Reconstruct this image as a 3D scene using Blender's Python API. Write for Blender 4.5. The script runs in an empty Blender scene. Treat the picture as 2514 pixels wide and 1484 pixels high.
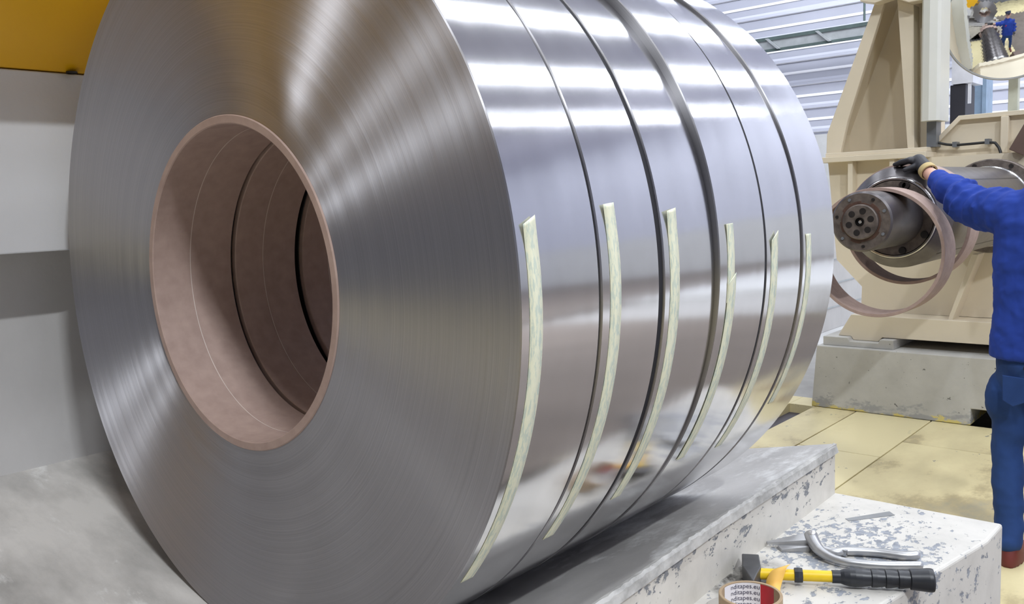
import bpy, math, random
from mathutils import Vector, Matrix
import numpy as np
random.seed(7)
PI = math.pi
SC = bpy.context.scene
COL = SC.collection

# ------------------------------------------------------------------ camera
# world: metres, coil axis = +Y through the origin, floor at z = FZ
FZ = -1.3
cam_d = bpy.data.cameras.new('camera'); cam = bpy.data.objects.new('camera', cam_d); COL.objects.link(cam)
cam_d.sensor_width = 36.0; cam_d.lens = 31.106; cam_d.clip_start = 0.02; cam_d.clip_end = 100
Rv = Vector((0.756415, 0.652939, -0.038813)); Uv = Vector((-0.045156, 0.111325, 0.992758)); Fv = Vector((-0.652531, 0.749185, -0.113692))
M = Matrix((( Rv.x, Uv.x, -Fv.x, 1.25725), (Rv.y, Uv.y, -Fv.y, -0.76972), (Rv.z, Uv.z, -Fv.z, 0.11700), (0, 0, 0, 1)))
cam.matrix_world = M
SC.camera = cam

# ------------------------------------------------------------------ exposure, world, lamps
vs = SC.view_settings
vs.view_transform = 'Standard'; vs.look = 'None'; vs.exposure = -0.6; vs.gamma = 1.0; vs.use_curve_mapping = False
W = bpy.data.worlds.new('hall_air'); SC.world = W; W.use_nodes = True
W.node_tree.nodes['Background'].inputs[0].default_value = (0.75, 0.80, 0.92, 1)
W.node_tree.nodes['Background'].inputs[1].default_value = 0.10

def area(name, loc, size, energy, color=(1, 1, 1), target=None, spread=180):
    d = bpy.data.lights.new(name, 'AREA'); d.shape = 'RECTANGLE'; d.size = size[0]; d.size_y = size[1]
    d.energy = energy; d.color = color; d.spread = math.radians(spread)
    o = bpy.data.objects.new(name, d); o.location = loc; COL.objects.link(o)
    if target is not None:
        o.rotation_euler = (Vector(target) - Vector(loc)).to_track_quat('-Z', 'Y').to_euler()
    return o
# rows of strip lamps under the roof, running along the hall
LP = 1.08
COOL = (0.90, 0.95, 1.0)
def strip(x, y, length, width, e):
    o = area('strip_lamp_light', (x, y, 6.0), (width, length), e * LP, COOL); o.rotation_euler = (0, 0, math.radians(16))
for x, w_, e in ((-6.3, .2, 150), (-3.4, .2, 170), (-0.5, .22, 300), (2.45, .22, 300), (4.75, .03, 22), (5.4, .05, 105)):
    strip(x + .6, 7.6, 13.5, w_, e * 1.45)
# the near ends of the same rows, a little behind the camera
for x, w_, e in ((-1.2, .12, 250), (2.8, .10, 230), (6.0, .16, 760)):
    strip(x, -1.9, .9, w_, e)
# fill lamps with no fixture, added to brighten the back and right walls
area('wall_fill_light', (2.5, 10.4, 6.2), (19.0, 0.6), 850 * LP, COOL, target=(2.5, 14.0, 1.5))
area('wall_fill_light', (9.6, 4.0, 6.2), (0.6, 16.0), 2300 * LP, COOL, target=(13.2, 4.0, 1.5))

# ------------------------------------------------------------------ helpers
def tag(o, label=None, cat=None, group=None, kind=None):
    if label: o['label'] = label
    if cat: o['category'] = cat
    if group: o['group'] = group
    if kind: o['kind'] = kind
    return o
ROOTLOC = {}
def thing(name, label, cat, loc, group=None):
    o = bpy.data.objects.new(name, None); COL.objects.link(o); o.location = loc
    o.empty_display_size = 0.05
    ROOTLOC[o.name] = Vector(loc)
    return tag(o, label, cat, group)

class MB:
    """collects shapes in world coordinates; build() links them as one mesh object"""
    def __init__(s): s.v = []; s.f = []; s.sm = []; s.mi = []
    def add(s, vs_, fs_, smooth=False, mi=0):
        o = len(s.v); s.v += [tuple(v) for v in vs_]
        for f in fs_:
            s.f.append(tuple(i + o for i in f)); s.sm.append(smooth); s.mi.append(mi)
        return s
    def box(s, a, b, mi=0):
        (x0, y0, z0), (x1, y1, z1) = a, b
        v = [(x0, y0, z0), (x1, y0, z0), (x1, y1, z0), (x0, y1, z0), (x0, y0, z1), (x1, y0, z1), (x1, y1, z1), (x0, y1, z1)]
        return s.add(v, [(0, 3, 2, 1), (4, 5, 6, 7), (0, 1, 5, 4), (1, 2, 6, 5), (2, 3, 7, 6), (3, 0, 4, 7)], mi=mi)
    def prism(s, poly, y0, y1, mi=0):
        """polygon of (x, z) extruded from y0 (front) to y1"""
        n = len(poly)
        ar = sum(poly[i][0] * poly[(i + 1) % n][1] - poly[(i + 1) % n][0] * poly[i][1] for i in range(n))
        if ar < 0: poly = poly[::-1]
        v = [(x, y0, z) for x, z in poly] + [(x, y1, z) for x, z in poly]
        f = [tuple(range(n)), tuple(range(2 * n - 1, n - 1, -1))] + [(i + n, (i + 1) % n + n, (i + 1) % n, i) for i in range(n)]
        return s.add(v, f, mi=mi)
    def hexa(s, lo, hi, mi=0):
        """lo, hi: four corners each (x, y, z), counter-clockwise from above"""
        return s.add(list(lo) + list(hi), [(3, 2, 1, 0), (4, 5, 6, 7), (0, 1, 5, 4), (1, 2, 6, 5), (2, 3, 7, 6), (3, 0, 4, 7)], mi=mi)
    def lathe(s, prof, c, axis='Y', n=64, smooth=True, a0=0, a1=2 * PI, mi=0, closed_prof=False, split=True):
        """prof: (r, t) points; each span keeps its own vertices so edges stay crisp"""
        c = Vector(c)
        if axis == 'Y': E1, E2, A = Vector((1, 0, 0)), Vector((0, 0, 1)), Vector((0, 1, 0))
        elif axis == 'Z': E1, E2, A = Vector((0, 1, 0)), Vector((1, 0, 0)), Vector((0, 0, 1))
        else:
            A = Vector(axis).normalized(); E1 = A.orthogonal().normalized(); E2 = E1.cross(A)
        full = abs(a1 - a0 - 2 * PI) < 1e-6
        m = n if full else n + 1
        P = list(prof) + ([prof[0]] if closed_prof else [])
        for (r0, t0), (r1, t1) in zip(P[:-1], P[1:]):
            v = []
            for i in range(m):
                a = a0 + (a1 - a0) * i / n; d = E1 * math.cos(a) + E2 * math.sin(a)
                v += [c + d * r0 + A * t0, c + d * r1 + A * t1]
            f = []
            for i in range(n):
                j = (i + 1) % m
                f.append((2 * i, 2 * i + 1, 2 * j + 1, 2 * j))
            s.add(v, f, smooth, mi)
        return s
    def tube(s, pts, r, n=10, cap=True, smooth=True, mi=0, squash=None):
        pts = [Vector(p) for p in pts]; rs = r if isinstance(r, (list, tuple)) else [r] * len(pts)
        v = []; prev = None
        for i, p in enumerate(pts):
            d = (pts[min(i + 1, len(pts) - 1)] - pts[max(i - 1, 0)]).normalized()
            if prev is None: u = d.orthogonal().normalized() if abs(d.z) > .95 else d.cross(Vector((0, 0, 1))).normalized()
            else: u = (prev - d * prev.dot(d)).normalized()
            prev = u; w = u.cross(d)
            for k in range(n):
                a = 2 * PI * k / n
                v.append(p + (u * math.cos(a) + w * math.sin(a) * (squash or 1)) * rs[i])
        f = [(i * n + k, i * n + (k + 1) % n, (i + 1) * n + (k + 1) % n, (i + 1) * n + k) for i in range(len(pts) - 1) for k in range(n)]
        s.add(v, f, smooth, mi)
        if cap:
            o = len(v) - n
            s.add(v[:n], [tuple(range(n))[::-1]], False, mi); s.add(v[o:], [tuple(range(n))], False, mi)
        return s
    def build(s, name, mat, parent=None, bevel=0, origin=None, seg=2):
        me = bpy.data.meshes.new(name)
        root = parent
        while root is not None and root.parent is not None: root = root.parent
        off = Vector(root.location) if root is not None else Vector(origin or (0, 0, 0))
        me.from_pydata([(v[0] - off.x, v[1] - off.y, v[2] - off.z) for v in s.v], [], s.f)
        for p, sm_, mi in zip(me.polygons, s.sm, s.mi): p.use_smooth = sm_; p.material_index = mi
        for m_ in (mat if isinstance(mat, (list, tuple)) else [mat]): me.materials.append(m_)
        o = bpy.data.objects.new(name, me); COL.objects.link(o)
        if parent is not None: o.parent = parent
        else: o.location = off
        if bevel:
            b = o.modifiers.new('bevel', 'BEVEL'); b.width = bevel; b.segments = seg; b.limit_method = 'ANGLE'; b.angle_limit = math.radians(35)
        return o

def recalc(o):
    import bmesh
    bm = bmesh.new(); bm.from_mesh(o.data); bmesh.ops.recalc_face_normals(bm, faces=bm.faces); bm.to_mesh(o.data); bm.free()
    return o

# ------------------------------------------------------------------ materials
class NT:
    def __init__(s, name):
        s.m = bpy.data.materials.new(name); s.m.use_nodes = True; s.t = s.m.node_tree; s.n = s.t.nodes; s.b = s.n['Principled BSDF']
        s.tc = s.n.new('ShaderNodeTexCoord')
    def link(s, a, b): s.t.links.new(a, b)
    def val(s, sock, v):
        if hasattr(v, 'is_linked') or isinstance(v, bpy.types.NodeSocket): s.link(v, sock)
        else: sock.default_value = v
    def mapping(s, scale=(1, 1, 1), rot=(0, 0, 0), loc=(0, 0, 0), src=None):
        n = s.n.new('ShaderNodeMapping'); n.inputs['Scale'].default_value = scale; n.inputs['Rotation'].default_value = rot; n.inputs['Location'].default_value = loc
        s.link(src or s.tc.outputs['Object'], n.inputs[0]); return n.outputs[0]
    def noise(s, vec=None, scale=5, detail=4, rough=.55, dist=0, dim='3D'):
        n = s.n.new('ShaderNodeTexNoise'); n.noise_dimensions = dim
        n.inputs['Scale'].default_value = scale; n.inputs['Detail'].default_value = detail; n.inputs['Roughness'].default_value = rough; n.inputs['Distortion'].default_value = dist
        if dim == '1D': s.link(vec, n.inputs['W'])
        else: s.link(vec or s.tc.outputs['Object'], n.inputs['Vector'])
        return n.outputs['Fac']
    def ramp(s, fac, stops, interp='LINEAR'):
        n = s.n.new('ShaderNodeValToRGB'); n.color_ramp.interpolation = interp
        while len(n.color_ramp.elements) < len(stops): n.color_ramp.elements.new(0.5)
        for e, (p, c) in zip(n.color_ramp.elements, stops):
            e.position = p; e.color = (c, c, c, 1) if isinstance(c, (int, float)) else (*c, 1)
        s.link(fac, n.inputs[0]); return n.outputs[0]
    def mix(s, fac, a, b, mode='MIX'):
        n = s.n.new('ShaderNodeMix'); n.data_type = 'RGBA'; n.blend_type = mode
        s.val(n.inputs['Factor'], fac)
        for sock, v in ((n.inputs['A'], a), (n.inputs['B'], b)):
            pass
        ia, ib = n.inputs[6], n.inputs[7]
        for sock, v in ((ia, a), (ib, b)):
            if isinstance(v, bpy.types.NodeSocket): s.link(v, sock)
            else: sock.default_value = (*v, 1) if len(v) == 3 else v
        return n.outputs[2]
    def math(s, op, a, b=None, c=None, clamp=False):
        n = s.n.new('ShaderNodeMath'); n.operation = op; n.use_clamp = clamp
        for i, v in enumerate((a, b, c)):
            if v is not None: s.val(n.inputs[i], v)
        return n.outputs[0]
    def sep(s, vec=None):
        n = s.n.new('ShaderNodeSeparateXYZ'); s.link(vec or s.tc.outputs['Object'], n.inputs[0]); return n.outputs
    def bump(s, h, strength=.3, dist=.01):
        n = s.n.new('ShaderNodeBump'); n.inputs['Strength'].default_value = strength; n.inputs['Distance'].default_value = dist
        s.link(h, n.inputs['Height']); s.link(n.outputs[0], s.b.inputs['Normal']); return n
    def set(s, **k):
        names = {'color': 'Base Color', 'rough': 'Roughness', 'metal': 'Metallic', 'aniso': 'Anisotropic', 'arot': 'Anisotropic Rotation', 'spec': 'Specular IOR Level'}
        for kk, v in k.items():
            sock = s.b.inputs[names[kk]]
            if isinstance(v, bpy.types.NodeSocket): s.link(v, sock)
            elif isinstance(v, tuple): sock.default_value = (*v, 1)
            else: sock.default_value = v
        return s.m

def srgb(r, g, b):
    f = lambda c: (c / 255 / 12.92) if c / 255 <= .04045 else ((c / 255 + .055) / 1.055) ** 2.4
    return (f(r), f(g), f(b))
def plain(name, c, rough=.5, metal=0, var=.12, scale=8, bump=0, spec=.5):
    t = NT(name); n = t.noise(scale=scale, detail=5)
    d = tuple(x * (1 - var) for x in c); u = tuple(min(1, x * (1 + var)) for x in c)
    t.set(color=t.ramp(n, [(.3, d), (.7, u)]), rough=rough, metal=metal, spec=spec)
    if bump: t.bump(t.noise(scale=scale * 12, detail=3), bump, .002)
    return t.m
MT = {}

def steel_outer():
    t = NT('cold_rolled_steel'); o = t.tc.outputs['Object']
    tan = t.n.new('ShaderNodeTangent'); tan.direction_type = 'RADIAL'; tan.axis = 'Y'; t.link(tan.outputs[0], t.b.inputs['Tangent'])
    big = t.noise(t.mapping((1, 1, 1)), scale=3.0, detail=3)
    cloud = t.noise(t.mapping((2, 5, 2)), scale=2.2, detail=3, rough=.6)
    col = t.ramp(cloud, [(.3, (.62, .615, .625)), (.7, (.70, .695, .71))])
    rough = t.ramp(big, [(.3, .115), (.7, .155)])
    t.set(color=col, rough=rough, metal=1.0, aniso=.5, arot=.25)
    wav = t.noise(t.mapping((1.5, 6, 1.5)), scale=2.2, detail=2, rough=.4)
    t.bump(wav, .05, .012)
    return t.m
def steel_face():
    t = NT('wound_strip_edges'); s = t.sep()
    r = t.math('SQRT', t.math('ADD', t.math('MULTIPLY', s[0], s[0]), t.math('MULTIPLY', s[2], s[2])))
    tan = t.n.new('ShaderNodeTangent'); tan.direction_type = 'RADIAL'; tan.axis = 'Y'; t.link(tan.outputs[0], t.b.inputs['Tangent'])
    fine = t.noise(r, scale=420, detail=3, rough=.7, dim='1D')
    mid = t.noise(r, scale=45, detail=4, rough=.6, dim='1D')
    col = t.mix(t.ramp(fine, [(.35, 0.0), (.65, 1.0)]), (.38, .372, .39), (.50, .49, .51))
    col = t.mix(.55, col, t.ramp(mid, [(.3, (.41, .40, .42)), (.7, (.49, .48, .50))]))
    t.set(color=col, rough=t.ramp(mid, [(.3, .44), (.7, .52)]), metal=1.0, aniso=1.0, arot=.25)
    t.bump(t.mix(.3, fine, mid), .10, .0006)
    return t.m
def cardboard():
    t = NT('pressed_fibre_core'); n = t.noise(scale=40, detail=4)
    t.set(color=t.ramp(n, [(.3, srgb(160, 137, 128)), (.7, srgb(174, 151, 141))]), rough=.72)
    return t.m
def tape_mat(name, stretch=1.0, patch=1.0):
    t = NT(name)
    n = t.noise(t.mapping((14, 60, 14)), scale=3.2, detail=6, rough=.68)
    col = t.ramp(n, [(.40, srgb(234, 233, 206)), (.50, srgb(228, 229, 203)), (.56, srgb(203, 212, 196)), (.75, srgb(196, 207, 192))])
    t.set(color=col, rough=.55); t.bump(t.noise(scale=260, detail=2), .15, .0005)
    return t.m
def chipped(name, base, under, amount=.60, scale=26, stretch=(1, 1, 1), centre=None, rad=.3, gain=.16, edges=None):
    """painted surface with flaked-off spots; 'centre' (object space) marks where the wear is heaviest"""
    t = NT(name)
    n = t.noise(t.mapping(stretch), scale=scale, detail=8, rough=.68, dist=.25)
    big = t.noise(t.mapping(stretch), scale=scale * .16, detail=3)
    f = t.math('ADD', n, t.math('MULTIPLY', t.math('SUBTRACT', big, .5), .38))
    if centre is not None:
        v = t.n.new('ShaderNodeVectorMath'); v.operation = 'DISTANCE'; t.link(t.tc.outputs['Object'], v.inputs[0]); v.inputs[1].default_value = centre
        f = t.math('ADD', f, t.math('MULTIPLY', t.math('SUBTRACT', 1.0, t.math('DIVIDE', v.outputs['Value'], rad), clamp=True), gain))
    if edges is not None:
        for (axis, pos, width, g) in edges:
            d = t.math('ABSOLUTE', t.math('SUBTRACT', t.sep()[axis], pos))
            f = t.math('ADD', f, t.math('MULTIPLY', t.math('SUBTRACT', 1.0, t.math('DIVIDE', d, width), clamp=True), g))
    mask = t.ramp(f, [(amount, 0.0), (amount + .025, 1.0)])
    dirt = t.noise(scale=9, detail=6, rough=.65)
    b2 = tuple(x * .86 for x in base)
    c0 = t.ramp(dirt, [(.35, b2), (.6, base)])
    un = t.ramp(t.noise(scale=70, detail=4), [(.3, tuple(x * .75 for x in under)), (.7, tuple(min(1, x * 1.3) for x in under))])
    t.set(color=t.mix(mask, c0, un), rough=t.ramp(mask, [(0, .45), (1, .65)]))
    t.bump(t.math('SUBTRACT', 1.0, mask), .5, .0012)
    return t
def concrete(name, c, dark=.7, scale=4, smear=(1, 1, 1), lo=.35, hi=.65, rough=.75, pits=True, white=None):
    t = NT(name)
    n = t.noise(t.mapping(smear), scale=scale, detail=8, rough=.62)
    col = t.ramp(n, [(lo, tuple(x * dark for x in c)), (hi, c)])
    if white is not None:
        w = t.noise(t.mapping(white[1], loc=(3.1, 1.7, .4)), scale=white[2], detail=9, rough=.7)
        col = t.mix(t.ramp(w, [(white[3], 0.0), (white[3] + .12, 1.0)]), col, white[0])
    if pits:
        p = t.noise(scale=55, detail=2)
        col = t.mix(t.ramp(p, [(.22, 1.0), (.28, 0.0)]), col, tuple(x * .45 for x in c))
    t.set(color=col, rough=rough); t.bump(t.noise(scale=60, detail=6), .18, .003)
    return t.m
def pedestal_mat():
    t = NT('cast_concrete'); n = t.noise(scale=3, detail=8, rough=.62); c = srgb(196, 194, 189)
    col = t.ramp(n, [(.35, tuple(x * .8 for x in c)), (.65, c)])
    p = t.noise(scale=38, detail=2); col = t.mix(t.ramp(p, [(.25, 1.0), (.29, 0.0)]), col, srgb(110, 108, 104))
    z = t.sep()[2]; e = t.noise(t.mapping((1, 1, 2)), scale=9, detail=7, rough=.7)
    f = t.math('SUBTRACT', t.math('MULTIPLY', t.math('SUBTRACT', e, .38), .45), z)
    col = t.mix(t.ramp(f, [(.0, 0.0), (.04, .8)]), col, srgb(150, 150, 152))
    e2 = t.noise(t.mapping((1, 1, 2), loc=(4, 1, 2)), scale=6, detail=7, rough=.7)
    f2 = t.math('SUBTRACT', t.math('MULTIPLY', t.math('SUBTRACT', e2, .47), .40), z)
    col = t.mix(t.ramp(f2, [(.0, 0.0), (.015, .9)]), col, srgb(214, 196, 110))
    t.set(color=col, rough=.75); t.bump(t.noise(scale=60, detail=6), .18, .003)
    return t.m
def yellow_floor(name, checker=False, wear=.55, seed=0):
    t = NT(name)
    n = t.noise(t.mapping((1, .55, 1), loc=(seed, seed * .7, 0)), scale=2.6, detail=9, rough=.66)
    col = t.ramp(n, [(wear - .16, srgb(222, 209, 164)), (wear, srgb(212, 198, 154)), (wear + .07, srgb(182, 167, 128)), (wear + .2, srgb(158, 152, 132))])
    spots = t.noise(t.mapping((1, .6, 1), loc=(seed, 0, 0)), scale=11, detail=7, rough=.7)
    col = t.mix(t.ramp(spots, [(.66, 0.0), (.70, 1.0)]), col, srgb(128, 124, 116))
    t.set(color=col, rough=.5)
    if checker:
        a = t.n.new('ShaderNodeTexVoronoi'); a.inputs['Scale'].default_value = 34; a.inputs['Randomness'].default_value = .15
        t.link(t.mapping((1, 1, .01), rot=(0, 0, .78)), a.inputs['Vector'])
        t.bump(t.ramp(a.outputs['Distance'], [(.12, 1.0), (.4, 0.0)]), .7, .004)
    else: t.bump(t.noise(scale=40, detail=5), .15, .003)
    return t.m

MT['outer'] = steel_outer(); MT['face'] = steel_face(); MT['core'] = cardboard()
MT['scribe'] = plain('scribed_line', srgb(205, 190, 182), .6)
MT['tape'] = tape_mat('masking_tape')
CREAM = srgb(224, 212, 190)
MT['cream'] = plain('cream_enamel', CREAM, .38, var=.04, scale=3, bump=.04)
MT['cream_white'] = plain('off_white_cover_paint', srgb(222, 222, 214), .4, var=.04, scale=3)
MT['mandrel'] = plain('oiled_dark_steel', srgb(104, 100, 102), .34, .75, .2, 14, .05)
MT['dirty_steel'] = plain('greasy_worn_steel', srgb(106, 97, 92), .5, .5, .42, 30, .1)
MT['black_steel'] = plain('black_greasy_steel', srgb(44, 40, 40), .45, .4, .3, 20)
MT['bright_edge'] = plain('polished_edge_steel', srgb(205, 204, 204), .25, 1)
MT['rust'] = plain('brown_grease', srgb(84, 60, 50), .6, .1, .3, 40)
MT['cable'] = plain('black_rubber_cable', srgb(30, 30, 32), .5)
MT['brown'] = plain('brown_painted_plate', srgb(104, 84, 76), .5)
MT['pedestal'] = pedestal_mat()
MT['concrete_dark'] = concrete('old_concrete', srgb(172, 170, 168), .75, 3)
MT['light_concrete'] = concrete('pale_concrete', srgb(206, 206, 206), .85, 2)
MT['liner'] = concrete('worn_liner_plate', srgb(182, 179, 176), .66, 5, (1.2, .5, 1.2), .32, .66, .5, False, (srgb(228, 228, 226), (1.0, .45, 1.0), 3.2, .50))
MT['left_liner'] = concrete('scuffed_left_liner', srgb(204, 200, 195), .56, 5, (.5, 1.2, 1), .36, .62, .55, False, (srgb(228, 227, 224), (.6, 1.5, 1), 5.0, .56))
MT['liner_edge'] = concrete('chipped_plate_edge', srgb(196, 194, 190), .6, 30, (1, .6, 1), .35, .6, .6, False)
MT['grey_panel'] = concrete('grey_steel_wall_plate', srgb(200, 197, 195), .84, 3, (1, 1, .5), .3, .7, .55, False)
MT['white_panel'] = concrete('white_enamel_plate', srgb(214, 214, 216), .90, 2.5, (1, 1, .5), .3, .7, .40, False)
MT['yellow'] = plain('yellow_machine_paint', srgb(236, 178, 20), .38, var=.06, scale=2)
MT['chip_side'] = chipped('chipped_white_side', srgb(214, 209, 200), srgb(124, 126, 130), .600, 46, (1, .55, 1.0), edges=[(2, .755, .07, .085)]).m
tb = chipped('chipped_white_bench_top', srgb(212, 208, 201), srgb(142, 146, 154), 0.617, 46, (1.1, .75, 1), (.14, .26, .0), .30, .19, edges=None)
MT['wall'] = plain('galvanised_cladding', srgb(186, 188, 202), .42, .1, .05, 1.2)
MT['fold_glint'] = plain('cladding_fold_glint', srgb(244, 244, 250), .4, 0, .02)  # near-white colour paints the glint onto the rib edges
MT['roof'] = plain('roof_sheet', srgb(184, 184, 198), .6)
MT['dim_wall'] = plain('dull_grey_wall', srgb(120, 122, 130), .6)
MT['tray'] = plain('galvanised_tray', srgb(178, 182, 184), .45, .5)
MT['tray_dark'] = plain('dark_tray_rail', srgb(86, 100, 98), .5, .3)
MT['dark_box'] = plain('dark_cabinet_paint', srgb(42, 42, 52), .5)
MT['blue_post'] = plain('blue_grey_post_paint', srgb(136, 158, 182), .45)
MT['grey_pipe'] = plain('grey_conduit', srgb(120, 124, 130), .4, .3)
MT['gap_shade'] = plain('black_gap_shade', srgb(30, 29, 34), .8)  # black that paints shade into the coil gaps
MT['mirror'] = NT('mirror_glass').set(color=(.86, .88, .88), metal=1.0, rough=.03)
MT['rim'] = plain('grey_mirror_rim', srgb(150, 152, 152), .45)
MT['post'] = plain('pale_green_post_paint', srgb(186, 190, 178), .45)
MT['jacket'] = plain('royal_blue_work_jacket', srgb(40, 66, 154), .85, 0, .12, 7, .1, .25)
MT['trousers'] = plain('navy_blue_work_trousers', srgb(40, 66, 118), .85, 0, .15, 9, .1, .25)
MT['glove'] = plain('black_coated_glove', srgb(40, 40, 46), .55, 0, .2, 30, .1)
MT['cuff'] = plain('beige_glove_cuff', srgb(196, 176, 126), .8)
MT['skin'] = plain('skin', srgb(222, 176, 158), .55, 0, .05)
MT['shoe'] = plain('dark_red_shoe_leather', srgb(104, 40, 38), .5)
MT['cap'] = plain('dark_blue_cap', srgb(34, 40, 66), .8)
MT['hair'] = plain('brown_hair', srgb(60, 44, 34), .7)
MT['hammer_head'] = plain('dark_forged_steel', srgb(84, 84, 86), .45, .55, .15, 30)
MT['peen'] = plain('worn_bright_peen', srgb(150, 138, 128), .4, .6)
MT['handle'] = plain('yellow_fibreglass', srgb(238, 200, 30), .4, var=.08, scale=30)
MT['rubber'] = plain('black_rubber_grip', srgb(40, 42, 48), .38, 0, .12, 20)
MT['snips'] = plain('satin_forged_steel', srgb(176, 176, 178), .36, .75, .1, 30)
MT['rollpaper'] = plain('tan_core_paper', srgb(176, 152, 122), .7)
MT['white_print'] = plain('white_print_paper', srgb(238, 236, 240), .5, var=.02)
MT['red_print'] = plain('red_print_paper', srgb(190, 34, 48), .5, var=.02)
MT['ink'] = plain('dark_print_ink', srgb(60, 58, 84), .6, var=.02)
MT['scrap'] = plain('orange_masking_tape', srgb(240, 190, 96), .6, var=.05)
MT['flake'] = plain('bare_patch_grey', srgb(150, 152, 154), .4, .6)
MT['blocker'] = plain('grey_blocker_paint', srgb(112, 108, 116), .5)  # for the unseen shadow blocker and its post
MT['pit'] = plain('pit_dark', srgb(70, 66, 74), .6)
MT['white_door'] = plain('pale_cabinet_paint', srgb(214, 216, 226), .45)

# ------------------------------------------------------------------ structure: floor
fl = MB().box((-9, -9, FZ - .30), (13, 14.2, FZ - .16)).build('floor', MT['concrete_dark']); tag(fl, kind='structure')
def plate(x0, x1, y0, y1, m, top=FZ, name='floor_plate'):
    return MB().box((x0, y0, FZ - .16), (x1, y1, top)).build(name, m, fl, bevel=.002, seg=1)
g = .004
YA = yellow_floor('yellow_floor_paint', False, .56, 1.3); YB = yellow_floor('yellow_tread_plate', True, .66, 4.1); YC = yellow_floor('yellow_worn_plate', False, .475, 7.9)
GF = concrete('grey_brown_floor', srgb(112, 102, 95), .75, 2)
plate(-1.00, -.73 - g, 1.6, 4.80, YC)
plate(-.73 + g, -.28 - g, 1.6, 3.90 - g, YB); plate(-.73 + g, -.28 - g, 3.90 + g, 4.80, YB)
plate(-.28 + g, .95, 1.45, 4.25 - g, YC); plate(-.28 + g, .95, 4.25 + g, 4.80, YA)
plate(.95 + 2 * g, 2.4, -2.0, 4.80, GF); plate(2.4 + g, 5, -2, 4.80, GF); plate(5 + g, 13, -2, 14.2, GF)
plate(-2.3, -1.17, 1.6, 5.02, YA); plate(-1.17, -1.00, 4.80, 5.02, YA)
plate(-6, -2.3 - g, 1.6, 5.02, YA); plate(-9, 13, -9, -2 - g, YA, name='floor_plate')
plate(-9, -2.12, 5.02, 14.2, MT['concrete_dark'], FZ - .002, 'floor_slab')
plate(-2.12, 5 - g, 7.1, 14.2, MT['light_concrete'], FZ - .001, 'floor_slab')
plate(-2.12, -1.03, 5.02 + g, 7.1, MT['concrete_dark'], FZ - .002, 'floor_slab')
# the open service trench beside the saddle
tr = MB().box((-1.17, 1.6, FZ - .16), (-1.00, 4.80, FZ - .06)).build('trench_bottom', MT['pit'], fl)

# back wall: horizontal cladding sheets, two pressed ribs each
WY = 14.0
wb = MB().box((-12, WY + .06, FZ), (14, WY + .3, 6.6)).build('wall_back', MT['wall']); tag(wb, kind='structure')
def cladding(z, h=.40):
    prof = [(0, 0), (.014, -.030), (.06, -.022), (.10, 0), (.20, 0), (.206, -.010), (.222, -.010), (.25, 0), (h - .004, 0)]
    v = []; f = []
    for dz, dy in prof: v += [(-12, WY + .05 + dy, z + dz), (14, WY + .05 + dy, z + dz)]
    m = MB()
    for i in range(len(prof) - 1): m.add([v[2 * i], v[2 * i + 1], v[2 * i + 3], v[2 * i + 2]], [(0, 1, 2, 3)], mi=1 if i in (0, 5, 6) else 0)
    return m.build('cladding_panel', [MT['wall'], MT['fold_glint']], wb)
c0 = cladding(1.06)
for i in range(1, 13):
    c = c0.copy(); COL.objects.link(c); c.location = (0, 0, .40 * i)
MB().box((-12, WY - .02, FZ), (14, WY + .05, 1.02)).build('wall_plinth', MT['light_concrete'], wb)
tag(MB().box((13.2, -9, FZ), (13.4, 14.2, 6.6)).build('wall_right', MT['wall']), kind='structure')
tag(MB().box((-9.4, -9, FZ), (-9.2, 14.2, 6.6)).build('wall_left', MT['wall']), kind='structure')
tag(MB().box((-9.4, -9.4, FZ), (13.4, -9.2, 6.6)).build('wall_front', MT['dim_wall']), kind='structure')
tag(MB().box((-9.4, -9.4, 6.5), (13.4, 14.3, 6.7)).build('ceiling', MT['roof']), kind='structure')

# cable tray hung on the back wall
t = thing('cable_tray', 'galvanised cable tray with dark top rail on ribbed hall wall', 'cable tray', (-5, 13.6, 2.53))
MB().box((-11, 13.55, 2.60), (-2.2, 13.60, 2.655)).build('top_rail', MT['tray_dark'], t)
MB().box((-11, 13.57, 2.46), (-2.2, 13.585, 2.60)).build('side_sheet', MT['tray'], t)
MB().box((-11, 13.55, 2.42), (-2.2, 13.60, 2.46)).build('bottom_rail', MT['tray_dark'], t)
for x in (-5.35, -4.50, -3.65):
    MB().prism([(x - .02, 2.63), (x + .03, 2.63), (x + .24, 2.44), (x + .19, 2.44)], 13.50, 13.545).build('bracket', MT['tray'], t)
t = thing('thin_pipe', 'thin dark green vertical pipe in front of ribbed wall', 'pipe', (-3.72, 13.2, 2.5))
MB().tube([(-3.72, 13.45, 2.66), (-3.72, 13.45, 6.5)], .018, 8).build('pipe_run', MT['tray_dark'], t)

# low grey wall far behind the stand
lw = MB()
lw.box((-2.35, 5.3, FZ), (-2.12, 10.5, -.28)); lw.build('trim_1', MT['grey_panel']); tag(bpy.data.objects['trim_1'], kind='structure')
for z in (-1.08, -.84, -.60): MB().box((-2.125, 5.3, z), (-2.112, 10.5, z + .012)).build('groove_strip', MT['tray'], bpy.data.objects['trim_1'])

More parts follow.
